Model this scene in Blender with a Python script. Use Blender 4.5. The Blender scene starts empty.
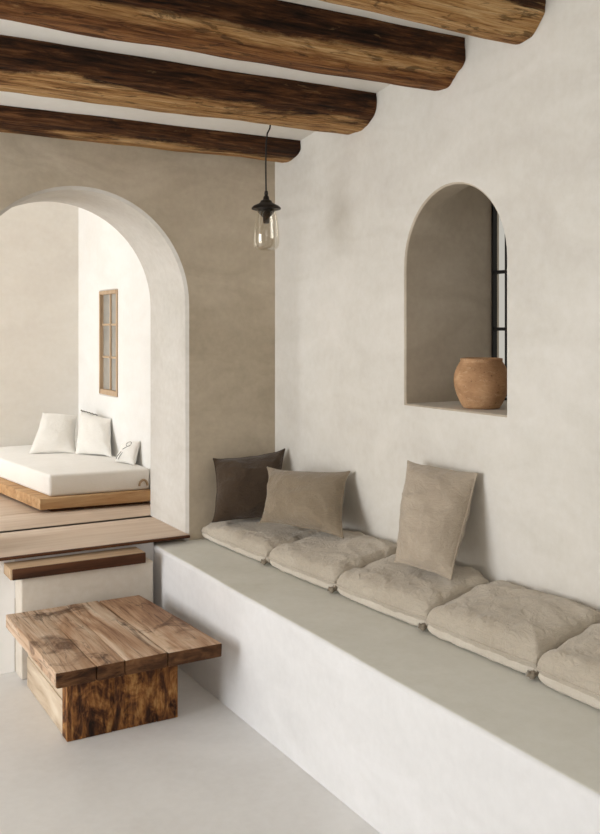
import bpy, bmesh, math, random
from mathutils import Vector, noise
from mathutils.geometry import tessellate_polygon

S = 1.25                       # metres per authored unit
random.seed(7)
C = bpy.context.scene.collection
PI = math.pi

# ------------------------------------------------------------------ helpers
def V(*a): return Vector(a)
def sm(a, b, x):
    t = max(0.0, min(1.0, (x-a)/(b-a))); return t*t*(3-2*t)
def nz(p, s=1.0): return noise.noise(Vector(p)*s)
def fbm(p, oct=4):
    a = 1.0; f = 1.0; r = 0.0; p = Vector(p)
    for i in range(oct):
        r += a*noise.noise(p*f); a *= .5; f *= 2.03
    return r

class MB:
    """collects geometry in authored world coordinates, then links ONE mesh object"""
    def __init__(s): s.v = []; s.f = []; s.flat = set()
    def add(s, vs, fs, flat=False):
        o = len(s.v); s.v += [Vector(x) for x in vs]
        for f in fs:
            if flat: s.flat.add(len(s.f))
            s.f.append([i+o for i in f])
    def box(s, x0, y0, z0, x1, y1, z1, bev=0.0, seg=2, rough=0.0, seed=0, sub=0):
        bm = bmesh.new()
        bmesh.ops.create_cube(bm, size=1)
        for v in bm.verts:
            v.co = V(x0 if v.co.x < 0 else x1, y0 if v.co.y < 0 else y1, z0 if v.co.z < 0 else z1)
        if bev > 0: bmesh.ops.bevel(bm, geom=bm.edges[:], offset=bev, segments=seg, affect='EDGES', profile=.5)
        s.add_bm(bm)
    def add_bm(s, bm):
        bm.verts.index_update()
        s.add([v.co.copy() for v in bm.verts], [[v.index for v in f.verts] for f in bm.faces]); bm.free()
    def lathe(s, prof, c, n=40, wob=0.0):
        vs = []; fs = []
        for k, (r, z) in enumerate(prof):
            for i in range(n):
                a = 2*PI*i/n
                rr = r*(1+wob*nz((math.cos(a)*1.3, math.sin(a)*1.3, z*9+c[2])))
                vs.append((c[0]+rr*math.cos(a), c[1]+rr*math.sin(a), c[2]+z))
        for k in range(len(prof)-1):
            for i in range(n):
                j = (i+1) % n
                fs.append([k*n+i, k*n+j, (k+1)*n+j, (k+1)*n+i])
        s.add(vs, fs)
    def tube(s, pts, r, n=8, closed=False):
        pts = [Vector(p) for p in pts]; m = len(pts); vs = []; fs = []
        up = V(.123, .311, .94).normalized()
        for i, p in enumerate(pts):
            a = pts[(i-1) % m] if (closed or i > 0) else p
            b = pts[(i+1) % m] if (closed or i < m-1) else p
            t = (b-a).normalized()
            e1 = t.cross(up)
            if e1.length < .05: e1 = t.cross(V(1, 0, 0))
            e1.normalize(); e2 = t.cross(e1)
            rr = r(i/(m-1)) if callable(r) else r
            for k in range(n):
                q = 2*PI*k/n
                vs.append(p+e1*math.cos(q)*rr+e2*math.sin(q)*rr)
        for i in range(m if closed else m-1):
            j = (i+1) % m
            for k in range(n):
                l = (k+1) % n
                fs.append([i*n+k, i*n+l, j*n+l, j*n+k])
        if not closed:
            fs.append(list(range(n))[::-1]); fs.append([(m-1)*n+k for k in range(n)])
        s.add(vs, fs)
    def build(s, name, mat, parent=None, smooth=True, origin=None, angle=None):
        vs = s.v
        if parent is not None: org = V(*parent['_org'])
        elif origin is not None: org = V(*origin)
        else:
            lo = [min(v[i] for v in vs) for i in range(3)]; hi = [max(v[i] for v in vs) for i in range(3)]
            org = V((lo[0]+hi[0])/2, (lo[1]+hi[1])/2, lo[2])
        me = bpy.data.meshes.new(name)
        me.from_pydata([(v-org)*S for v in vs], [], s.f)
        bm = bmesh.new(); bm.from_mesh(me)
        bmesh.ops.recalc_face_normals(bm, faces=bm.faces[:]); bm.to_mesh(me); bm.free()
        if smooth:
            me.polygons.foreach_set('use_smooth', [i not in s.flat for i in range(len(me.polygons))])
            if angle: me.set_sharp_from_angle(angle=math.radians(angle))
        me.materials.append(mat)
        o = bpy.data.objects.new(name, me); C.objects.link(o)
        if parent is not None: o.parent = parent
        else: o.location = org*S
        o['_org'] = tuple(org)
        return o

def tag(o, label, cat, group=None):
    o['label'] = label; o['category'] = cat
    if group: o['group'] = group
    return o
def thing(name, label, cat, loc, group=None):
    o = bpy.data.objects.new(name, None); C.objects.link(o)
    o.location = V(*loc)*S; o['_org'] = tuple(loc); o.empty_display_size = .1
    return tag(o, label, cat, group)
def struct(o):
    o['kind'] = 'structure'; return o

# ---------------------------------------------------------------- materials
def lin(h):
    h = h.lstrip('#'); r = []
    for i in (0, 2, 4):
        c = int(h[i:i+2], 16)/255
        r.append(c/12.92 if c <= .04045 else ((c+.055)/1.055)**2.4)
    return (*r, 1)

class NT:
    def __init__(s, name):
        s.m = bpy.data.materials.new(name); s.m.use_nodes = True
        s.t = s.m.node_tree; s.n = s.t.nodes; s.n.clear()
        s.out = s.n.new('ShaderNodeOutputMaterial'); s.p = s.n.new('ShaderNodeBsdfPrincipled')
        s.t.links.new(s.p.outputs[0], s.out.inputs[0])
    def new(s, t, **k):
        n = s.n.new(t)
        for a, b in k.items():
            if a[0] == '_': n.inputs[a[1:].replace('_', ' ')].default_value = b
            else: setattr(n, a, b)
        return n
    def l(s, a, b): s.t.links.new(a, b)
    def coords(s, scale=(1, 1, 1), loc=(0, 0, 0), rot=(0, 0, 0)):
        tc = s.new('ShaderNodeTexCoord'); mp = s.new('ShaderNodeMapping')
        mp.inputs['Scale'].default_value = scale; mp.inputs['Location'].default_value = loc; mp.inputs['Rotation'].default_value = rot
        s.l(tc.outputs['Object'], mp.inputs[0]); return mp.outputs[0]
    def noise(s, vec, scale, detail=4, rough=.55, dist=0):
        n = s.new('ShaderNodeTexNoise', _Scale=scale, _Detail=detail, _Roughness=rough, _Distortion=dist)
        s.l(vec, n.inputs['Vector']); return n.outputs['Fac']
    def ramp(s, fac, stops):
        r = s.new('ShaderNodeValToRGB'); e = r.color_ramp.elements
        while len(e) < len(stops): e.new(.5)
        for el, (p, c) in zip(e, stops): el.position = p; el.color = lin(c) if isinstance(c, str) else c
        s.l(fac, r.inputs[0]); return r.outputs[0]
    def mix(s, fac, a, b, mode='MIX'):
        m = s.new('ShaderNodeMix', data_type='RGBA', blend_type=mode)
        for src, i in ((fac, 0), (a, 6), (b, 7)):
            if hasattr(src, 'is_linked'): s.l(src, m.inputs[i])
            else: m.inputs[i].default_value = lin(src) if isinstance(src, str) else src
        return m.outputs[2]
    def math(s, op, a, b=0.0):
        m = s.new('ShaderNodeMath', operation=op)
        for src, i in ((a, 0), (b, 1)):
            if hasattr(src, 'is_linked'): s.l(src, m.inputs[i])
            else: m.inputs[i].default_value = src
        return m.outputs[0]
    def bump(s, h, strength, dist=.01, prev=None):
        b = s.new('ShaderNodeBump', _Strength=strength, _Distance=dist)
        s.l(h, b.inputs['Height'])
        if prev is not None: s.l(prev, b.inputs['Normal'])
        return b.outputs[0]

def plaster(name, a, b, c, rough=.85, bump=.25, scale=1.0, spec=.25):
    """trowelled lime plaster / microcement: three tones in soft clouds plus trowel sweeps"""
    t = NT(name); co = t.coords()
    n1 = t.noise(co, .9*scale, 4, .5, .5)
    n2 = t.noise(t.coords((1, 1, 2.2), (3, 1, 2), (.3, .5, .4)), 2.0*scale, 4, .5, 1.4)
    n3 = t.noise(co, 26, 3, .6)
    f = t.math('ADD', t.math('MULTIPLY', n1, .55), t.math('MULTIPLY', n2, .45))
    col = t.ramp(f, [(.34, a), (.5, b), (.66, c)])
    col = t.mix(.06, col, t.ramp(n3, [(.3, '#3a352c'), (.7, '#ffffff')]), 'OVERLAY')
    t.l(col, t.p.inputs['Base Color'])
    t.p.inputs['Roughness'].default_value = rough
    t.p.inputs['Specular IOR Level'].default_value = spec
    h = t.bump(n2, bump*.6, .03); h = t.bump(n3, bump*.35, .004, h)
    t.l(h, t.p.inputs['Normal'])
    return t.m

def wood(name, stops, axis=0, fine=26, broad=3.0, rough=.7, bump=.6, stretch=.06, dist=1.2, cracks=.5, crackcol='#1a0f08', offset=(0, 0, 0), contrast=(.5, .5)):
    t = NT(name)
    sc = [1, 1, 1]; sc[axis] = stretch; sc2 = [1, 1, 1]; sc2[axis] = stretch*2.4
    co = t.coords(tuple(sc), offset); co2 = t.coords(tuple(sc2), offset)
    n1 = t.noise(co, fine, 6, .62, dist*.4)
    n2 = t.noise(co2, broad, 4, .6, dist)
    n3 = t.noise(co, fine*2.7, 2, .5, .3)
    f = t.math('ADD', t.math('MULTIPLY', n1, contrast[0]), t.math('MULTIPLY', n2, contrast[1]))
    col = t.ramp(f, stops)
    cr = t.ramp(n1, [(.30, (1, 1, 1, 1)), (.40, (0, 0, 0, 1))])
    if cracks: col = t.mix(t.math('MULTIPLY', cr, cracks), col, crackcol)
    t.l(col, t.p.inputs['Base Color'])
    t.p.inputs['Roughness'].default_value = rough; t.p.inputs['Specular IOR Level'].default_value = .25
    h = t.bump(n1, bump, .012); h = t.bump(n3, bump*.4, .004, h)
    t.l(h, t.p.inputs['Normal'])
    t.col = col; t.f = f
    return t

def linen(name, a, b, wr=.5):
    t = NT(name); co = t.coords()
    n1 = t.noise(co, 4, 4, .6, .5)
    w1 = t.noise(t.coords((1, 1, .06)), 520, 1, .5); w2 = t.noise(t.coords((.06, .06, 1)), 520, 1, .5)
    wv = t.math('ADD', t.math('MULTIPLY', w1, .5), t.math('MULTIPLY', w2, .5))
    cr = t.noise(t.coords((1, 1, 1.6), (0, 0, 0), (.5, .3, .9)), 15, 4, .6, 2.2)
    col = t.ramp(n1, [(.3, a), (.7, b)])
    col = t.mix(.08, col, t.ramp(wv, [(.35, '#2a251d'), (.65, '#ffffff')]), 'OVERLAY')
    t.l(col, t.p.inputs['Base Color'])
    t.p.inputs['Roughness'].default_value = .95; t.p.inputs['Specular IOR Level'].default_value = .1
    t.p.inputs['Sheen Weight'].default_value = .25; t.p.inputs['Sheen Roughness'].default_value = .5
    h = t.bump(cr, wr, .02); h = t.bump(wv, .15, .002, h)
    t.l(h, t.p.inputs['Normal'])
    return t.m

def simple(name, col, rough=.5, metal=0.0):
    t = NT(name); n = t.noise(t.coords(), 30, 3)
    t.l(t.mix(n, col, tuple(x*.72 for x in lin(col)[:3])+(1,)), t.p.inputs['Base Color'])
    t.p.inputs['Roughness'].default_value = rough; t.p.inputs['Metallic'].default_value = metal
    t.l(t.bump(n, .15, .003), t.p.inputs['Normal'])
    return t.m

M = {}
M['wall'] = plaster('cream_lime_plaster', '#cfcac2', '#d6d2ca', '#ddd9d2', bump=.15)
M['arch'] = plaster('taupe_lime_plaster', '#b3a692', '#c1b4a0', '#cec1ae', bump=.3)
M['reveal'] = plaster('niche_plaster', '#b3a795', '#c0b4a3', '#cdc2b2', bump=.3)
M['inner'] = plaster('white_lime_plaster', '#e8e6e2', '#ecebe8', '#f0efed', bump=.12)
M['inner_back'] = plaster('cream_inner_plaster', '#e0dbd4', '#e5e1da', '#eae6e0', bump=.1)
M['jamb'] = plaster('lit_reveal_plaster', '#c0bbb2', '#c8c3bb', '#cfcbc4', bump=.1)  # lighter than the arch face: light on the reveal put into the colour
M['step'] = plaster('step_plaster', '#cbc1b3', '#d4cbbe', '#dcd4c9', bump=.15)
M['bright'] = plaster('painted_glare_plaster', '#f6f5f2', '#f8f7f5', '#faf9f8', bump=.1)  # near-white tone paints the overexposed daylight beside the step
M['ceil'] = plaster('ceiling_plaster', '#dcd8d0', '#e3dfd8', '#e9e6e0', bump=.15)
M['bench'] = plaster('bench_white_plaster', '#d9d8d8', '#e0dfdf', '#e6e5e6', bump=.12)
M['seat'] = plaster('bench_grey_cement', '#cfcec4', '#d7d6ce', '#dedeD7', rough=.6, bump=.12)
M['floor'] = plaster('polished_cement', '#d6d4d1', '#dedddb', '#e5e4e2', rough=.5, bump=.08, spec=.4)
M['cushion'] = linen('taupe_linen', '#b3a898', '#bfb5a6', .6)
M['cushion_side'] = linen('lit_side_linen', '#c4bbad', '#d0c8bb', .35)  # paler than the cover: window light on the cushion side, painted in
M['dark_linen'] = linen('dark_brown_linen', '#43362a', '#504235', .45)
M['mid_linen'] = linen('mid_brown_linen', '#857764', '#928471', .5)
M['rose_linen'] = linen('warm_taupe_linen', '#a99b8a', '#b5a897', .4)
M['white_linen'] = linen('white_linen', '#e6e3dd', '#eeece7', .3)
M['sheet'] = linen('white_sheet', '#e8e5df', '#eeebe6', .1)
M['thread'] = simple('dark_thread', '#4a423c', .9)
M['knot'] = linen('darker_taupe_linen', '#8d8272', '#9c9182', .4)  # darker taupe for the corner knots
M['iron'] = simple('black_iron', '#1c1a18', .5, .3)
M['cap'] = simple('dark_bronze', '#2b241f', .45, .5)
M['cord'] = simple('black_cord', '#17130f', .7)
M['mullion'] = wood('window_wood', [(.3, '#a98e72'), (.5, '#bfa68a'), (.7, '#cdb79d')], 2, 30).m

# wood of the beams: dark weathered face, pale worn underside with a wavy border between
def beam_mat(name, off, border, soft=.010, low=-1.0, amp=.05, bright=1.0):
    t = wood(name, [(.36, '#1d1007'), (.46, '#3a2211'), (.54, '#57351b'), (.66, '#805836')], 0, 62, 11, .85, 1.2, .075, 1.0, .8, '#0e0704', offset=off, contrast=(.6, .4))
    co = t.coords((.05, 1, 1), (off[0]+3, 2, 1)); n1 = t.noise(co, 80, 7, .68, .5)
    n2 = t.noise(t.coords((.09, 1, 1), off), 9, 5, .6, 1.0)
    f = t.math('ADD', t.math('MULTIPLY', n1, .55), t.math('MULTIPLY', n2, .45))
    pale = t.ramp(f, [(.37, '#5a381c'), (.44, '#8d633a'), (.52, '#b48a58'), (.64, '#d4b384')])
    brown = t.ramp(f, [(.36, '#3a2210'), (.46, '#694122'), (.56, '#93653a'), (.68, '#b78c5c')])
    crk = t.ramp(t.noise(t.coords((.03, 1, 1), (off[0], 7, 3)), 34, 3, .5, 1.2), [(.485, (0, 0, 0, 1)), (.5, (1, 1, 1, 1)), (.515, (0, 0, 0, 1))])
    tc = t.new('ShaderNodeTexCoord'); sp = t.new('ShaderNodeSeparateXYZ'); t.l(tc.outputs['Object'], sp.inputs[0])
    wv = t.noise(t.coords((.16, .6, 1.0), off), 8, 9, .7, .4)
    zz = t.math('ADD', sp.outputs[2], t.math('MULTIPLY', t.math('SUBTRACT', wv, .5), amp*4))
    def below(b): return t.math('SUBTRACT', 1.0, t.ramp(t.math('DIVIDE', t.math('SUBTRACT', zz, b-soft), 2*soft), [(0, (0, 0, 0, 1)), (1, (1, 1, 1, 1))]))
    col = t.mix(below(border), t.col, pale)
    if low > -1: col = t.mix(below(low), col, brown)
    col = t.mix(t.math('MULTIPLY', crk, .55), col, '#2a180c')
    chp = t.noise(t.coords((.22, 1, 1), (off[1], 3, off[0])), 30, 6, .65, .8)
    col = t.mix(t.math('MULTIPLY', t.ramp(chp, [(.56, (0, 0, 0, 1)), (.62, (1, 1, 1, 1))]), .6), col, '#24140a')
    col = t.mix(t.math('MULTIPLY', t.ramp(chp, [(.30, (1, 1, 1, 1)), (.36, (0, 0, 0, 1))]), .35), col, '#b08a5c')
    t.l(col, t.p.inputs['Base Color'])
    return t.m

# ------------------------------------------------------------------ walls
def arch_loop(x0, x1, z0, zs, ztop, n=28):
    """closed loop: up the right side, over a round head, down the left side"""
    cx = (x0+x1)/2; r = (x1-x0)/2; pts = [(x0, z0), (x1, z0)]
    for i in range(n+1):
        a = PI*i/n
        pts.append((cx+r*math.cos(a), zs+(ztop-zs)*math.sin(a)))
    return pts
def offset_loop(lp, d):
    out = []; n = len(lp)
    for i in range(n):
        p = Vector(lp[i]); a = Vector(lp[i-1]); b = Vector(lp[(i+1) % n])
        t1 = (p-a).normalized(); t2 = (b-p).normalized()
        n1 = V(t1.y, -t1.x); n2 = V(t2.y, -t2.x)
        m = n1+n2; m.normalize()
        k = max(.4, m.dot(n1))
        out.append(p+m*(d/k))
    return out
def wall(name, mat, rect, holes, to3, depth, r=.02, reveal=None, back=None):
    """slab with rounded openings; rect/holes in 2-D, to3(u, v, w) maps to the world, w grows away from the room"""
    mb = MB(); u0, v0, u1, v1 = rect
    outer = [(u0, v0), (u1, v0), (u1, v1), (u0, v1)]
    for w, off in ((0, r), (depth, 0)):
        polys = [[V(*p, 0) for p in outer]]+[[V(p[0], p[1], 0) for p in (back if (back and w) else offset_loop(h, off))] for h in holes]
        tris = tessellate_polygon(polys); flat = [q for p in polys for q in p]
        mb.add([to3(p.x, p.y, w) for p in flat], tris, True)
    for i in range(4):
        a, b = outer[i], outer[(i+1) % 4]
        mb.add([to3(*a, 0), to3(*b, 0), to3(*b, depth), to3(*a, depth)], [[0, 1, 2, 3]], True)
    for h in holes:
        rings = []; k = 5
        for j in range(k+1):
            q = PI/2*j/k
            rings.append([to3(p.x, p.y, r*math.sin(q)) for p in offset_loop(h, r*(1-math.cos(PI/2-q)))])
        nl = 8 if back else 1; r0 = len(mb.f)
        for j in range(1, nl+1):
            q = j/nl; e = sm(0, .8, q); tg = back or h
            rings.append([to3(p[0]+(b_[0]-p[0])*e, p[1]+(b_[1]-p[1])*e, r+(depth-r)*q) for p, b_ in zip(h, tg)])
        n = len(h); vs = [p for g in rings for p in g]; fs = []
        for j in range(len(rings)-1):
            for i in range(n):
                l = (i+1) % n
                fs.append([j*n+i, j*n+l, (j+1)*n+l, (j+1)*n+i])
        mb.add(vs, fs)
    o = mb.build(name, mat, angle=35)
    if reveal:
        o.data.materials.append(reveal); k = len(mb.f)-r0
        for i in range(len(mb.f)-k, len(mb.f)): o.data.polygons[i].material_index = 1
        if back:
            for i in range(len(mb.f)-k, len(mb.f)):
                pl = o.data.polygons[i]
                if abs(pl.normal.z) > .9 and pl.center.z < 1.2*S: pl.material_index = 0
    return struct(o)

XBF = 1.468
XR, YB = 2.08, 3.84            # right wall and back (arch) wall
XL, YF = -2.3, -2.4
ZB, ZP = .445, .478            # bench top, raised floor
WT = .45
def ceil_z(y): return 2.245+.137*(3.6-y)

niche = arch_loop(2.262, 2.81, 1.115, 1.63, 1.905)
def soft_rect(lp, zs, zt, p=14):
    # the same loop with its round head squared off (the recess behind the arch is a tall rectangle)
    out = []; ya, yb = 2.262, 2.81; c = (ya+yb)/2; h = (yb-ya)/2
    for i, (y, z) in enumerate(lp):
        if i < 2: out.append((y, z)); continue
        a = PI*(i-2)/(len(lp)-3); ca, sa = math.cos(a), math.sin(a)
        k = 1/((abs(ca)**p+abs(sa)**p)**(1/p)); out.append((c+ca*k*h, zs+(zt-zs)*sa*k))
    return out
niche_back = soft_rect(niche, 1.63, 1.99)
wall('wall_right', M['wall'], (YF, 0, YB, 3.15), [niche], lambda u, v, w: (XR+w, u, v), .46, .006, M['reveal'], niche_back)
arch = arch_loop(.665, 1.628, ZP-.036, 1.50, 1.987, 40)
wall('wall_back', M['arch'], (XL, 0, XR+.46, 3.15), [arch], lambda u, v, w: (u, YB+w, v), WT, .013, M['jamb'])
def rect_loop(a, b, c, d): return [(a, b), (c, b), (c, d), (a, d)]
wall('wall_left', M['wall'], (YF, 0, YB, 3.15), [rect_loop(1.75, .02, 3.70, 2.40)], lambda u, v, w: (XL-w, u, v), .3)
wall('wall_front', M['wall'], (XL, 0, XR, 3.15), [], lambda u, v, w: (u, YF-w, v), .2)
XI, YI = 1.745, 5.90
wi = rect_loop(5.125, 1.000, 5.465, 1.625)
wall('wall_inner_right', M['inner'], (YB+WT, .3, YI+.2, 2.6), [wi], lambda u, v, w: (XI+w, u, v), .16, .006)
wall('wall_inner_back', M['inner_back'], (-1.3, .3, XI, 2.6), [], lambda u, v, w: (u, YI+w, v), .2)
wall('wall_inner_left', M['inner'], (YB+WT, .3, YI, 2.6), [rect_loop(4.7, .6, 5.8, 2.2)], lambda u, v, w: (-1.3-w, u, v), .2)

m = MB(); m.box(XL-.3, YF-.2, -.12, XR+.46, YB+WT, 0)
struct(m.build('floor', M['floor'], smooth=False))
m = MB(); y0, y1 = YF-.2, YB
m.add([(x, y, ceil_z(y)+dz) for dz in (0, .15) for x, y in ((XL, y0), (XR, y0), (XR, y1), (XL, y1))],
      [[0, 1, 2, 3], [4, 5, 6, 7], [0, 1, 5, 4], [1, 2, 6, 5], [2, 3, 7, 6], [3, 0, 4, 7]])
struct(m.build('ceiling', M['ceil'], smooth=False))
m = MB(); m.box(-1.5, YB+WT, 2.6, XI+.16, YI+.2, 2.7)
struct(m.build('ceiling_inner', M['inner'], smooth=False))

# raised timber floor: wide boards, all one floor
t = wood('pale_floor_boards', [(.3, '#bfa68f'), (.48, '#d1bca8'), (.6, '#dbc9b7'), (.75, '#e4d5c6')], 0, 18, 2.5, .6, .25, .05, .8, .12, '#6b5038')
M['boards'] = t.m
m = MB(); ys = [YB-.03, 4.262, 4.66, 5.05, 5.42, YI]
for i in range(5):
    a, b = ys[i], ys[i+1]
    if i == 0:
        m.box(.6655, a, ZP-.0125, 1.6275, YB+WT, ZP, .003)
        m.box(-1.3, YB+WT+.0005, ZP-.032, XI, b-.003, ZP, .002)
    else: m.box(-1.3, a+.003, ZP-.032, XI, b-.003, ZP, .003)
struct(m.build('floor_raised', M['boards'], angle=40))
t = wood('nosing_wood', [(.3, '#352012'), (.5, '#553420'), (.7, '#7a5233')], 0, 26, 3, .7, .5)
M['nosing'] = t.m
m = MB(); m.box(.61, YB-.045, ZP-.0125, 1.627, YB-.0305, ZP-.001, .002)
m.box(.61, YB-.0305, ZP-.0125, .6645, YB-.0005, ZP, .003)
struct(m.build('trim_1', M['nosing'], angle=40))
m = MB(); m.box(.8695, YB-.012, .30, 1.4005, YB-.0002, ZP-.013); m.box(1.401, YB-.012, .0005, XBF-.001, YB-.0002, ZP-.013)
struct(m.build('trim_2', M['bench'], smooth=False))
m = MB(); m.box(-2.29, YB-.012, .0005, .869, YB-.0002, ZP-.013); struct(m.build('trim_3', M['bright'], smooth=False))  # whiter riser panel, its glare of daylight held in the colour
m = MB(); m.box(-1.3, YB+WT+.001, .05, XI, YI, ZP-.034)
struct(m.build('floor_base', M['inner'], smooth=False))

# windows
def bars(parent, name, mat, segs, w, d):
    for (a, b) in segs:
        mb = MB(); a = Vector(a); b = Vector(b)
        lo = [min(a[i], b[i]) for i in range(3)]; hi = [max(a[i], b[i]) for i in range(3)]
        for i in range(3):
            if hi[i]-lo[i] < 1e-6:
                k = d if i == 0 else w
                lo[i] -= k/2; hi[i] += k/2
        mb.box(*lo, *hi, .0015, 1); mb.build(name, mat, parent, angle=40)
t = NT('window_glass'); t.p.inputs['Transmission Weight'].default_value = 1; t.p.inputs['Roughness'].default_value = .02
t.p.inputs['IOR'].default_value = 1.1
t.l(t.ramp(t.noise(t.coords(), 2, 2), [(.3, '#e9ece8'), (.7, '#f2f4f0')]), t.p.inputs['Base Color'])
M['glass'] = t.m

w1 = bpy.data.objects.new('window_1', None); C.objects.link(w1); w1.location = V(2.515, 2.536, 1.115)*S; w1['_org'] = (2.515, 2.536, 1.115); struct(w1)
XW = 2.515
fr = MB(); lo = [tuple(p) for p in offset_loop(niche_back, -.001)]; li = offset_loop(lo, -.011)
n = len(lo)
vs = [(XW-.009, p[0], p[1]) for p in lo]+[(XW-.009, p.x, p.y) for p in li]+[(XW+.009, p.x, p.y) for p in li]+[(XW+.009, p[0], p[1]) for p in lo]
fs = [[j*n+i, j*n+(i+1) % n, ((j+1) % 4)*n+(i+1) % n, ((j+1) % 4)*n+i] for j in range(4) for i in range(n)]
fr.add(vs, fs); fr.build('window_frame', M['iron'], w1, angle=40)
def zt(y): return 1.978
bars(w1, 'glazing_bar', M['iron'], [((XW, y, 1.13), (XW, y, zt(y))) for y in (2.730, 2.635, 2.54, 2.445, 2.35)], .009, .016)
bars(w1, 'glazing_bar', M['iron'], [((XW, 2.28, z), (XW, 2.795, z)) for z in (1.396, 1.622)], .013, .02)
g = MB(); g.add([(XW, p.x, p.y) for p in offset_loop(lo, -.012)], [list(range(n))]); g.build('pane', M['glass'], w1, smooth=False)

w2 = bpy.data.objects.new('window_2', None); C.objects.link(w2); w2.location = V(XI, 5.295, 1.0)*S; w2['_org'] = (XI, 5.295, 1.0); struct(w2)
ya, yb, za, zb = 5.127, 5.463, 1.002, 1.623
fm = MB()
for b in ((ya, za, ya+.022, zb), (yb-.022, za, yb, zb), (ya+.022, za, yb-.022, za+.03), (ya+.022, zb-.022, yb-.022, zb)):
    fm.box(XI-.004, b[0], b[1], XI+.045, b[2], b[3], .002, 1)
fm.build('window_frame', M['mullion'], w2, angle=40)
bars(w2, 'glazing_bar', M['mullion'], [((XI+.02, ya+.022, z), (XI+.02, yb-.022, z)) for z in (1.226, 1.42)], .012, .02)
bars(w2, 'glazing_bar', M['mullion'], [((XI+.02, 5.295, za+.03), (XI+.02, 5.295, zb-.022))], .016, .02)
t = NT('hazy_glass'); t.l(t.ramp(t.noise(t.coords(), 3, 3), [(.3, '#b4b2ab'), (.7, '#cfccc4')]), t.p.inputs['Base Color'])
t.p.inputs['Roughness'].default_value = .12; t.p.inputs['Transmission Weight'].default_value = .35
M['hazy'] = t.m
for z0, z1 in ((za+.03, 1.22), (1.232, 1.414), (1.426, zb-.022)):
    for q0, q1 in ((ya+.022, 5.287), (5.303, yb-.022)):
        g = MB(); g.box(XI+.018, q0, z0, XI+.024, q1, z1); g.build('pane', M['hazy'], w2, smooth=False)

# ------------------------------------------------------------------ beams
def beam(label, yf, yb, zb, zt, zfc, seed, mat, x0=XL+.002, wob=.008):
    """hewn timber running in X; zfc = height of the lower front arris"""
    mb = MB(); n = 72; nx = 150; vs = []; fs = []
    yc = (yf+yb)/2; zc = (zb+zt)/2; hy = (yb-yf)/2; hz = (zt-zb)/2
    for i in range(nx+1):
        x = x0+(XR-.001-x0)*i/nx
        for k in range(n):
            a = 2*PI*k/n; ca, sa = math.cos(a), math.sin(a); p = 5.0
            r = 1/((abs(ca)**p+abs(sa)**p)**(1/p))
            y = ca*r*hy; z = sa*r*hz
            front = sm(0, 1, -y/hy); low = sm(.1, 1, -z/hz)
            z += (zfc-zb)*front*low          # rounded lower front arris
            q = V(x*.8, y*5+seed*3, z*5)
            d = fbm(q, 3)*wob+nz((x*3, y*14+seed, z*14))*.006+nz((x*9, y*45, z*45+seed))*.0035
            e = V(0, y/hy, z/hz).normalized()
            sag = .008*nz((x*.7+seed*5, 0, 1))
            vs.append((x, yc+y+e.y*d, zc+z+e.z*d+sag))
    for i in range(nx):
        for k in range(n):
            l = (k+1) % n
            fs.append([i*n+k, i*n+l, (i+1)*n+l, (i+1)*n+k])
    fs.append(list(range(n))); fs.append([nx*n+k for k in range(n)])
    mb.add(vs, fs)
    return tag(mb.build('ceiling_beam', mat, angle=50), label, 'beam', 'rough timber ceiling beams')
beam('rough timber ceiling beam hard against the arched back wall, farthest of four', 3.595, 3.79, 2.17, 2.30, 2.195, 1, beam_mat('beam_a', (0, 0, 0), .032))
beam('thick dark timber ceiling beam from which the glass pendant hangs', 3.0, 3.25, 2.198, 2.40, 2.225, 2, beam_mat('beam_b', (5, 2, 1), .030))
beam('dark timber ceiling beam with a pale stripe, second from the front', 2.465, 2.66, 2.25, 2.46, 2.30, 3, beam_mat('beam_c', (9, 5, 3), .082, .010, .048, .03))
beam('timber ceiling beam nearest the camera, cut by the top of the photo', 2.085, 2.25, 2.318, 2.50, 2.36, 4, beam_mat('beam_d', (14, 1, 7), .11))

# ------------------------------------------------------------------ bench and step
b = thing('built_in_bench', 'long built-in plaster bench with white front and grey top under the right wall', 'bench', ((XBF+XR)/2, .5, 0))
m = MB(); nx = 10
prof = [(XR-.001, 0), (XBF, 0)]
for i in range(7): prof.append((XBF+.03*(1-math.cos(PI/2*i/6)), ZB-.022-.016+.016*math.sin(PI/2*i/6)+.02)) if False else None
y0, y1 = YF+.001, YB-.001
m.box(XBF, y0, .0005, XR-.001, y1, ZB-.015)
m.build('bench_base', M['bench'], b, smooth=False)
m = MB()
# the seat slab: rounded front edge, gently uneven
R = .0135; ring = [(XR-.001, ZB-.015), (XBF, ZB-.015), (XBF, ZB-R)]
for i in range(1, 7):
    a = PI/2*i/6; ring.append((XBF+R*(1-math.cos(a)), ZB-R+R*math.sin(a)))
ring.append((XR-.001, ZB))
ny = 60; vs = []; fs = []; n = len(ring)
for j in range(ny+1):
    y = y0+(y1-y0)*j/ny
    for (x, z) in ring:
        w = .004*nz((0, y*2.2, 5)) if XBF-.001 < x < XBF+.05 and z > ZB-.0145 else 0
        vs.append((x+w*.6, y, z+w*.3))
for j in range(ny):
    for i in range(n):
        l = (i+1) % n; fs.append([j*n+i, j*n+l, (j+1)*n+l, (j+1)*n+i])
fs.append(list(range(n))); fs.append([ny*n+i for i in range(n)])
m.add(vs, fs); st = m.build('bench_seat', M['seat'], b, angle=40)
st.data.materials.append(M['bench'])
for pl in st.data.polygons:
    if pl.normal.x < -.55: pl.material_index = 1

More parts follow.
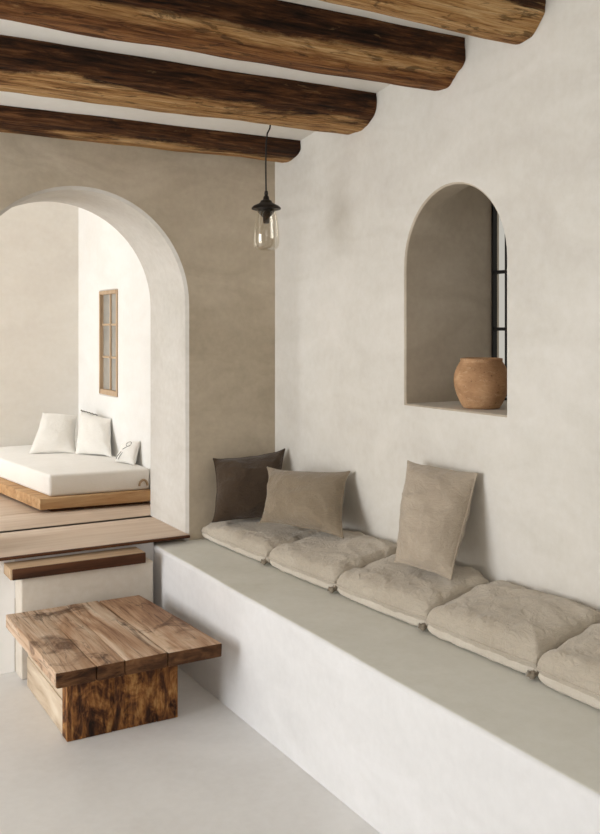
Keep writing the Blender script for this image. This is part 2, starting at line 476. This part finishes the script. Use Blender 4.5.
s_ = thing('step', 'low white plaster step with wooden tread leading up to the arch', 'step', (1.12, 3.78, 0))
m = MB(); m.box(.87, 3.72, .0005, 1.425, YB-.0125, .405, .006, 3); m.build('step_block', M['step'], s_, angle=40)
M['pale_tread'] = wood('tread_wood', [(.3, '#a08363'), (.47, '#bda182'), (.6, '#cdb598'), (.75, '#d9c6ad')], 0, 24, 3, .6, .4, cracks=.2).m
m = MB(); m.box(.825, 3.709, .4055, 1.385, YB-.0125, .450, .003, 2); m.build('tread', M['pale_tread'], s_, angle=40)
m = MB(); m.box(.832, 3.70, .406, 1.384, 3.7088, .4495, .003, 2); m.build('tread_edge', M['nosing'], s_, angle=40)

# ------------------------------------------------------------------ coffee table
tb = thing('coffee_table', 'low rustic coffee table of thick planks on a boxy plank base', 'table', (1.09, 3.31, 0))
ZT = .285
t = wood('table_top_wood', [(.34, '#7d5840'), (.43, '#b08c6e'), (.51, '#cdb197'), (.62, '#dfcdb8')], 1, 42, 4.0, .6, .7, .06, 1.4, .5, '#3a2415', contrast=(.3, .7))
dk = t.noise(t.coords((1, .8, 1), (2, 4, 0)), 5.5, 5, .6, 1.2)
ck = t.ramp(t.noise(t.coords((1, .05, 1), (4, 0, 2)), 17, 3, .5, 1.0), [(.488, (0, 0, 0, 1)), (.5, (1, 1, 1, 1)), (.512, (0, 0, 0, 1))])
c1 = t.mix(t.math('MULTIPLY', t.ramp(dk, [(.55, (0, 0, 0, 1)), (.70, (1, 1, 1, 1))]), .85), t.col, '#54341e')
c1 = t.mix(t.math('MULTIPLY', ck, .6), c1, '#2c1a0e')
t.l(c1, t.p.inputs['Base Color'])
M['top'] = t.m
M['endgrain'] = wood('table_end_grain', [(.32, '#2a180c'), (.45, '#4a2f1b'), (.56, '#6a482d'), (.7, '#8b6747')], 0, 40, 8, .8, .8, .25, 1.5, .5).m
def board(mb, x0a, x1a, x0b, x1b, y0, y1, z0, z1, seed):
    """plank running in Y whose width tapers from (x0a,x1a) at the front to (x0b,x1b) at the back, worn edges"""
    ring = []; R = .0032
    for (cx, cz, a0) in ((1, 1, 0), (0, 1, 90), (0, 0, 180), (1, 0, 270)):
        for i in range(4): ring.append((cx, cz, math.radians(a0+30*i)))
    ny = 46; n = len(ring); vs = []; fs = []
    for j in range(ny+1):
        q = j/ny; q = .5-.5*math.cos(PI*q); y = y0+(y1-y0)*q
        xa = x0a+(x0b-x0a)*q; xb = x1a+(x1b-x1a)*q
        e = min(j, ny-j); ins = .003 if e == 0 else (.001 if e == 1 else 0)
        for (cx, cz, a) in ring:
            bx = (xb-R-ins) if cx else (xa+R+ins); bz = (z1-R-ins) if cz else (z0+R+ins)
            rr = R
            w = .0016*nz((seed*7+cx*3, y*6, cz*5))+.0008*nz((seed+cx*9, y*25, cz*3))
            wz = .0012*nz((cx*2+seed*3, y*5, 7))
            vs.append((bx+rr*math.cos(a)+(w if cx else -w), y+.005*nz((seed*5+bx*9, cz*2, j > ny/2))*(1 if e < 2 else 0), bz+rr*math.sin(a)+wz))
    for j in range(ny):
        for i in range(n):
            l = (i+1) % n; fs.append([j*n+i, j*n+l, (j+1)*n+l, (j+1)*n+i])
    fs.append(list(range(n))); fs.append([ny*n+i for i in range(n)])
    mb.add(vs, fs)
m = MB(); ty0, ty1, z0, z1 = 2.965, 3.675, ZT-.05, ZT
xs = [.806, .936, 1.040, 1.188, 1.392]
board(m, .806, .935, .800, .9375, ty0, ty1, z0, z1, 1)
board(m, .9385, 1.034, .9372, 1.0358, ty0, ty1, z0, z1, 2)
board(m, 1.037, 1.185, 1.0355, 1.165, ty0, ty1, z0, z1+.001, 3)
board(m, 1.1915, 1.392, 1.173, 1.345, ty0, ty1, z0, z1-.001, 4)
top = m.build('tabletop', M['top'], tb, angle=50)
top.data.materials.append(M['endgrain'])
for pl in top.data.polygons:
    if (pl.normal.y < -.3 or abs(pl.normal.x) > .5) and pl.normal.z < .5 and pl.center.y < (ty0-3.31+.012)*S: pl.material_index = 1
t = wood('table_base_wood', [(.34, '#20120a'), (.45, '#50301a'), (.53, '#8a5a30'), (.62, '#b98a52'), (.74, '#a5784a')], 2, 34, 9, .75, 1.2, .26, 2.2, .75, '#150b06')
M['legfront'] = t.m
t = wood('table_lit_side_wood', [(.3, '#a08a70'), (.45, '#c4b098'), (.6, '#d8c8b2'), (.75, '#e2d6c4')], 1, 20, 5, .7, .5, .12, 2, .3, '#4a2e1b')  # pale tone carries the bright light from the left as colour
M['legside'] = t.m
m = MB(); fx0, fx1, fy = .874, 1.276, 3.087
cuts = [fx0, 1.035, 1.09, 1.195, fx1]
for i in range(4): m.box(cuts[i], fy+.004*nz((i*3.3, 1, 1)), .0005, cuts[i+1]-.0004, fy+.06, z0-.001, .0025, 2)
m.build('front_panel', M['legfront'], tb, angle=40)
m = MB(); m.box(fx0+.001, fy+.062, .0005, fx0+.05, 3.65, .118, .005, 2); m.box(fx0+.003, fy+.062, .119, fx0+.05, 3.65, z0-.001, .005, 2); m.build('side_panel', M['legside'], tb, angle=40)
m = MB(); m.box(fx1-.05, fy+.062, .0005, fx1-.001, 3.65, z0-.001, .005, 2); m.build('side_panel', M['legside'], tb, angle=40)
m = MB(); m.box(fx0+.052, 3.60, .0005, fx1-.052, 3.65, z0-.001, .005, 2); m.build('back_panel', M['legside'], tb, angle=40)

# ------------------------------------------------------------------ soft goods
def soft(c00, c10, c11, c01, th, n=44, p=2.6, concave=.05, ear=.0, wr=.006, seed=0, flat=None, thb=None, bulge=0.0, sagtop=0.0, wfreq=9.0, dirs=None, nrm=None, roll=1.0, wob=.012):
    """stuffed cover on four corners: returns (verts, faces, outline). th/thb = half thickness front/back"""
    c00, c10, c11, c01 = map(Vector, (c00, c10, c11, c01))
    thb = th if thb is None else thb
    N = (c10-c00).cross(c01-c00).normalized() if nrm is None else Vector(nrm).normalized()
    U = ((c10-c00)+(c11-c01)).normalized(); W = ((c01-c00)+(c11-c10)).normalized()
    su = ((c10-c00).length+(c11-c01).length)/2; sv = ((c01-c00).length+(c11-c10).length)/2
    cx = (c00+c10+c11+c01)/4
    def base(u, v):
        P = (c00*(1-u)+c10*u)*(1-v)+(c01*(1-u)+c11*u)*v
        a = 2*u-1; b = 2*v-1
        P = P-U*(a*concave*su*(1-b*b)**1.0)*abs(a)**1.5-W*(b*concave*sv*(1-a*a))*abs(b)**1.5
        P = P+U*(a*abs(a)**3*bulge*(1-abs(b)**4))+W*(b*abs(b)**3*bulge*(1-abs(a)**4))
        P = P-W*(sagtop*sv*sm(.3, 1, v)*(1-a*a))
        P = P+(U*(a)*su+W*b*sv)*ear*(abs(a*b)**8)
        # soft irregular outline
        P = P+U*(wob*su*a*nz((seed*3.1, b*2.4, 1.7)))+W*(wob*sv*b*nz((a*2.4, seed*2.3, 4.4)))
        return P
    vs = []; fs = []; idx = {}
    g = [.5-.5*math.cos(PI*i/n) for i in range(n+1)]
    for side in (1, -1):
        for j in range(n+1):
            for i in range(n+1):
                if side < 0 and (i in (0, n) or j in (0, n)): idx[(side, i, j)] = idx[(1, i, j)]; continue
                u, v = g[i], g[j]; a = abs(2*u-1); b = abs(2*v-1)
                h = ((1-a**p)*(1-b**p))**(.5*roll)
                P = base(u, v); T = th if side > 0 else thb
                # folds: gathers running in from the edges, and slack creases across
                X = u*su*wfreq; Y = v*sv*wfreq
                k = nz((X*2.6+seed*5, Y*.55, seed+side*3))*sm(.35, 1, b)+nz((X*.55, Y*2.6+seed*7, seed+5+side))*sm(.35, 1, a)
                r1 = 1-abs(nz((X*.55+Y*.5+seed*2, -X*.25+Y*.85, seed*1.7)))*2.2
                r2 = fbm((X*.7, Y*.7, seed*3.3+side), 4)
                r3 = 1-abs(nz((X*1.5+Y*.6+seed, Y*1.1-X*.5, seed*2.9)))*2.6
                d = wr*(k*1.1+max(0, r1)**3*.8+max(0, r3)**4*.5+r2*.5)*min(1, h*1.5)
                Q = P+N*side*(T*h)+N*side*d
                if flat is not None and Q.z < flat: Q.z = flat
                idx[(side, i, j)] = len(vs); vs.append(Q)
    for side in (1, -1):
        for j in range(n):
            for i in range(n):
                q = [idx[(side, i, j)], idx[(side, i+1, j)], idx[(side, i+1, j+1)], idx[(side, i, j+1)]]
                fs.append(q if side > 0 else q[::-1])
    ol = [idx[(1, i, 0)] for i in range(n)]+[idx[(1, n, j)] for j in range(n)]+[idx[(1, i, n)] for i in range(n, 0, -1)]+[idx[(1, 0, j)] for j in range(n, 0, -1)]
    return vs, fs, [vs[k] for k in ol]

def pillow(name, label, cat, mat, corners, th, group, seam=True, **k):
    vs, fs, ol = soft(*corners, th, **k)
    lo = min(ol+vs, key=lambda q: q.z)
    cx = sum((Vector(q) for q in corners), V(0, 0, 0))/4
    r = thing(name, label, cat, (cx.x, cx.y, lo.z), group)
    m = MB(); m.add(vs, fs); m.build('cover', mat, r)
    if seam:
        m = MB(); m.tube(ol[::1], .0032, 6, True); m.build('piping', mat, r)
    return r, vs, ol

G = 'throw pillows on the bench'
pillow('throw_pillow', 'dark brown square pillow standing in the corner behind the lumbar pillow', 'pillow', M['dark_linen'],
       [(1.690, 3.68, .553), (1.985, 3.60, .553), (2.045, 3.70, .836), (1.752, 3.80, .803)], .062, G, roll=1.35, flat=.552, seed=3, wr=.011, concave=.03, ear=.03)
pillow('throw_pillow', 'mid-brown rectangular lumbar pillow leaning in front of the dark square pillow', 'pillow', M['mid_linen'],
       [(1.795, 3.43, .588), (1.925, 3.010, .592), (2.045, 3.15, .812), (1.885, 3.54, .79)], .075, G, roll=1.35, seed=8, wr=.013, concave=.04, ear=.02, flat=.572)
pillow('throw_pillow', 'taupe upright pillow standing alone against the right wall', 'pillow', M['rose_linen'],
       [(1.865, 2.575, .600), (1.91, 2.335, .592), (2.055, 2.375, .91), (2.005, 2.69, .915)], .07, G, roll=1.35, seed=14, wr=.011, concave=.012, ear=.012, flat=.575)

GC = 'linen seat cushions in a row on the bench'
def cushion(label, y0, y1, xf0, xf1, seed, h=.115, tilt=0.0, rise=.034):
    """y0 = far end, y1 = near end; xf = front edge at each end"""
    zb = ZB+.001; xb = XR-.012
    r = thing('seat_cushion', label, 'cushion', ((xf0+xb)/2, (y0+y1)/2, zb), GC)
    def pad(name, mat, z0, z1, ins, p, wr, sd, cc, bl, top):
        zc = z0+(z1-z0)*(.30 if top else .5)
        cs = [(xf0+ins, y0-ins, zc), (xf1+ins, y1+ins, zc), (xb-ins*.3, y1+ins, zc+.012), (xb-ins*.3, y0-ins, zc+.012)]
        vs, fs, ol = soft(*cs, z1-zc, n=56, p=p, concave=cc, wr=wr, seed=sd, thb=zc-z0, bulge=bl, flat=z0, nrm=(0, 0, 1), wfreq=9, roll=.62, ear=-.008, wob=.006)
        m = MB()
        vs2 = []
        for q in vs:
            q = Vector(q); q.x = min(q.x, XR-.003); q.y = min(max(q.y, y1-.004), y0+.004)
            if top: q.z += (tilt*(y0-q.y)+rise*sm(.1, .95, (q.x-xf0)/(xb-xf0)))*max(0, min(1, (q.z-z0)/(z1-z0)))
            vs2.append(q)
        m.add(vs2, fs); o = m.build(name, mat, r); return o, [Vector((min(q.x, XR-.007), min(max(q.y, y1-.0005), y0+.0005), q.z+(tilt*(y0-q.y)*.3 if top else 0))) for q in ol]
    pad('pad', M['cushion_side'], zb, zb+.046, .002, 9, .002, seed+1, .0, .008, False)
    o, ol = pad('cover', M['cushion'], zb+.018, zb+h, .0, 7.0, .0075, seed, -.004, .006, True)
    m = MB(); m.tube(ol, .0035, 6, True); m.build('piping', M['cushion'], r)
    # gathered corner of the cover, tucked at the near front corner
    m = MB(); pts = [V(xf1+.03-.045*q, y1+.030-.012*math.sin(q*3)-.008*q, zb+.022-.006*q+.004*math.sin(q*7)) for q in [i/14 for i in range(15)]]
    m.tube(pts, lambda q: .0125*(1-.25*q)*(1+.25*math.sin(q*19)), 10); m.build('corner_knot', M['knot'], r)
cushion('taupe linen seat cushion in the far corner, under the dark pillow', 3.836, 3.262, 1.695, 1.728, 1, .080, .02, .0)
cushion('taupe linen seat cushion second from the corner, bare between two pillows', 3.252, 2.792, 1.730, 1.755, 21, .086, .035)
cushion('taupe linen seat cushion under the lone upright pillow', 2.782, 2.300, 1.752, 1.785, 37, .090, .035)
cushion('taupe linen seat cushion second from the front, nothing on it', 2.290, 1.832, 1.772, 1.795, 52, .098, .035)
cushion('taupe linen seat cushion nearest the camera, cut by the photo edge', 1.822, 1.33, 1.780, 1.795, 66, .100, .035)

# ------------------------------------------------------------------ clay pot
pz = 1.1155; pc = (2.197, 2.515, pz)
m = MB(); r0 = .098
pr = [(0, .001), (.062, .001), (.066, .004), (.076, .022), (.088, .05), (.096, .078), (.098, .1), (.0955, .122), (.087, .145), (.078, .160), (.074, .166), (.0745, .172), (.0735, .177), (.069, .178), (.066, .174), (.066, .164), (.08, .14), (.086, .1), (.075, .04), (.055, .015), (0, .012)]
m.lathe(pr, pc, 56, .012)
t = NT('terracotta'); co = t.coords()
n1 = t.noise(co, 6, 5, .6, .6); n2 = t.noise(t.coords((1, 1, 3)), 22, 4, .7, .5); n3 = t.noise(co, 90, 2)
c1 = t.ramp(n1, [(.3, '#9a7351'), (.5, '#b58c66'), (.7, '#c8a27c')])
c1 = t.mix(t.math('MULTIPLY', t.ramp(n2, [(.54, (0, 0, 0, 1)), (.68, (1, 1, 1, 1))]), .45), c1, '#d6b791')
c1 = t.mix(t.math('MULTIPLY', t.ramp(n3, [(.28, (1, 1, 1, 1)), (.36, (0, 0, 0, 1))]), .6), c1, '#4d2f1c')
t.l(c1, t.p.inputs['Base Color']); t.p.inputs['Roughness'].default_value = .85
t.l(t.bump(n2, .4, .01, t.bump(n3, .3, .003)), t.p.inputs['Normal'])
tag(m.build('clay_pot', t.m), 'round terracotta clay pot standing in the arched wall niche', 'pot')

# ------------------------------------------------------------------ pendant lamp
px, py = 1.709, 3.228
pd = thing('pendant_lamp', 'pendant lamp with dark metal cap and clear glass jar hanging from a beam', 'lamp', (px, py, 1.72))
def L(prof, mat, name, n=40, par=pd):
    mm = MB(); mm.lathe(prof, (px, py, 0), n); return mm.build(name, mat, par, angle=50)
pts = [V(px+.020, py, 2.215), V(px+.016, py, 2.192), V(px+.005, py, 2.172), V(px, py, 2.135), V(px-.002, py, 2.05), V(px-.001, py, 1.97), V(px, py, 1.925)]
m = MB(); m.tube(pts, .0032, 8); m.build('cord', M['cord'], pd)
L([(0, 1.945), (.006, 1.943), (.008, 1.93), (.006, 1.926), (.011, 1.92), (.013, 1.908), (.022, 1.904), (.024, 1.898), (.030, 1.893), (.050, 1.884), (.058, 1.876), (.0585, 1.871), (.05, 1.868), (.036, 1.872), (0, 1.874)], M['cap'], 'cap')
L([(0, 1.873), (.034, 1.869), (.032, 1.858), (.018, 1.842), (.013, 1.838), (.0125, 1.818), (.009, 1.814), (0, 1.814)], M['cap'], 'socket')
t = NT('clear_glass'); gl = t.new('ShaderNodeBsdfGlossy', _Roughness=.04); tr = t.new('ShaderNodeBsdfTransparent'); mx = t.new('ShaderNodeMixShader')
lw = t.new('ShaderNodeLayerWeight', _Blend=.3); t.l(t.math('ADD', t.math('MULTIPLY', lw.outputs['Facing'], .55), .03), mx.inputs[0]); tr.inputs[0].default_value = (.97, .965, .95, 1)
t.l(t.ramp(t.noise(t.coords(), 5, 2), [(.3, '#f4f0e8'), (.7, '#fbf9f4')]), gl.inputs['Color'])
t.l(tr.outputs[0], mx.inputs[1]); t.l(gl.outputs[0], mx.inputs[2]); t.l(mx.outputs[0], t.out.inputs[0])
M['jar'] = t.m
zg = 1.708
gp = [(0, zg), (.030, zg+.001), (.042, zg+.006), (.049, zg+.016), (.052, zg+.034), (.0515, zg+.07), (.048, zg+.11), (.041, zg+.145), (.036, zg+.168)]
gi = [(max(0, r-.0022), z+.0025) for r, z in gp][::-1]
L(gp+gi, M['jar'], 'glass_shade', 48)

# ------------------------------------------------------------------ daybed in the far room
bd = thing('daybed', 'low wooden daybed platform seen through the arch', 'bed', (1.4, 5.15, ZP))
t = wood('bed_wood', [(.3, '#8d6743'), (.46, '#b48d63'), (.6, '#c8a67d'), (.75, '#d8bd99')], 0, 24, 4, .6, .4, .06, 1.4, .3, '#5a3820')
def prism(mb, poly, z0, z1, bev=0):
    bm = bmesh.new(); vb = [bm.verts.new((x, y, z0)) for x, y in poly]; f = bm.faces.new(vb)
    r = bmesh.ops.extrude_face_region(bm, geom=[f])
    for v in r['geom']:
        if isinstance(v, bmesh.types.BMVert): v.co.z = z1
    if bev: bmesh.ops.bevel(bm, geom=bm.edges[:], offset=bev, segments=3, affect='EDGES', profile=.5)
    mb.add_bm(bm)
fy0 = 4.605
m = MB(); prism(m, [(1.168, fy0), (XI-.002, fy0-.05), (XI-.002, YI-.002), (1.02, YI-.002)], ZP+.017, ZP+.073, .004); m.build('bed_frame', t.m, bd, angle=40)
m = MB(); prism(m, [(1.23, fy0+.03), (XI-.04, fy0), (XI-.04, YI-.04), (1.10, YI-.04)], ZP+.0005, ZP+.017); m.build('plinth', M['nosing'], bd, smooth=False)
MT = .662
ms = MB(); prism(ms, [(1.222, fy0+.025), (XI-.004, fy0-.015), (XI-.004, YI-.004), (1.07, YI-.004)], ZP+.0735, MT, .016)
mo = ms.build('mattress', M['sheet'], None, angle=60)
tag(mo, 'white mattress lying on the low wooden daybed', 'mattress')
mm = MB(); c = V(1.70, fy0-.018, .575)
mm.tube([c+V(.022*math.cos(a), -.004, .030*math.sin(a)) for a in [PI*i/12 for i in range(13)]], .006, 8)
M['tan'] = simple('tan_webbing', '#b39a7c', .9); mm.build('handle', M['tan'], mo)

GB = 'white pillows on the daybed'
zc = MT+.002
pa, va, oa = pillow('bed_pillow', 'plain white square pillow leaning at the back of the daybed, leftmost of three', 'pillow', M['white_linen'],
       [(1.318, 5.46, zc), (1.570, 5.36, zc), (1.645, 5.60, .862), (1.47, 5.72, .875)], .055, GB, roll=1.3, seam=False, seed=4, wr=.005, concave=.03, ear=.02, flat=zc)
pb, vb, ob = pillow('bed_pillow', 'white square pillow with dark stitching along its top, middle of the daybed row', 'pillow', M['white_linen'],
       [(1.560, 5.33, zc), (1.695, 5.09, zc), (1.738, 5.23, .868), (1.645, 5.52, .905)], .05, GB, roll=1.3, seam=False, seed=9, wr=.005, concave=.03, ear=.02, flat=zc)
pcx, vc, oc = pillow('bed_pillow', 'small white pillow with dark line drawing against the wall, beside the arch', 'pillow', M['white_linen'],
       [(1.655, 4.90, zc), (1.700, 4.72, zc), (1.738, 4.74, .79), (1.722, 4.93, .765)], .03, GB, seam=False, seed=12, wr=.004, concave=.03, flat=zc)
def stitch(parent, q, strokes, r=.0022):
    q = [Vector(x) for x in q]
    nn = (q[1]-q[0]).cross(q[3]-q[0]).normalized()
    m = MB()
    for st, lift in strokes:
        pts = [((q[0]*(1-u)+q[1]*u)*(1-v)+(q[3]*(1-u)+q[2]*u)*v)+nn*lift(u, v) for u, v in st]
        m.tube(pts, r, 6)
    return m.build('stitching', M['thread'], parent)
lf = lambda th: (lambda u, v: .004+th*((1-abs(2*u-1)**2.6)*(1-abs(2*v-1)**2.6))**.6)
stitch(pb, [(1.560, 5.33, zc), (1.695, 5.09, zc), (1.738, 5.23, .868), (1.645, 5.52, .905)],
       [([(.06+.6*i/20, .955+.012*math.sin(i*1.9)) for i in range(21)], lf(.05))], .0025)
ql = [(1.655, 4.90, zc), (1.700, 4.72, zc), (1.738, 4.74, .79), (1.722, 4.93, .765)]
stitch(pcx, ql, [([(.62+.13*math.cos(i*.6), .76+.12*math.sin(i*.6)) for i in range(11)], lf(.03)), ([(.10+.26*i/6, .10+.05*i+.02*math.sin(i)) for i in range(7)], lf(.03)),
                 ([(.24+.22*i/6, .08+.045*i) for i in range(7)], lf(.03)), ([(.40+.2*i/6, .50+.02*i) for i in range(7)], lf(.03))], .0016)

# ------------------------------------------------------------------ light
def area(name, loc, aim, sx, sy, power, col=(1, 1, 1), spread=180):
    d = bpy.data.lights.new(name, 'AREA'); d.shape = 'RECTANGLE'; d.size = sx*S; d.size_y = sy*S; d.energy = power; d.color = col; d.spread = math.radians(spread)
    o = bpy.data.objects.new(name, d); C.objects.link(o); o.location = V(*loc)*S
    o.rotation_euler = (V(*aim)-V(*loc)).to_track_quat('-Z', 'Y').to_euler(); return o
area('daylight_doorway', (XL-.32, 2.73, 1.30), (2, 2.5, .7), 1.9, 2.0, 160, (.965, .985, 1))
area('daylight_inner_window', (-1.52, 5.25, 1.4), (1.7, 5.3, 1.2), 1.0, 1.55, 86, (.91, .955, 1))
area('added_fill_behind', (-.9, -1.6, 2.6), (.6, 1.9, 0), 2.0, 1.4, 30, (.96, .98, 1))  # added fill lamp inside the room

W = bpy.data.worlds.new('World'); bpy.context.scene.world = W; W.use_nodes = True
bg = W.node_tree.nodes['Background']; bg.inputs[0].default_value = (.93, .88, .80, 1); bg.inputs[1].default_value = .62

# ------------------------------------------------------------------ camera
cd = bpy.data.cameras.new('camera'); co = bpy.data.objects.new('camera', cd); C.objects.link(co)
co.location = V(0, 0, 1.4)*S; co.rotation_euler = (PI/2, 0, -math.radians(30))
cd.sensor_width = 36; cd.lens = 921/834*36; cd.shift_y = -(417-328)/834; cd.clip_start = .02
sc = bpy.context.scene; sc.camera = co
sc.view_settings.view_transform = 'Standard'; sc.view_settings.look = 'None'; sc.view_settings.exposure = 0; sc.view_settings.gamma = 1
sc.cycles.use_denoising = True; sc.cycles.max_bounces = 10; sc.cycles.diffuse_bounces = 6; sc.cycles.sample_clamp_indirect = 6
for o in C.objects:
    if '_org' in o: del o['_org']
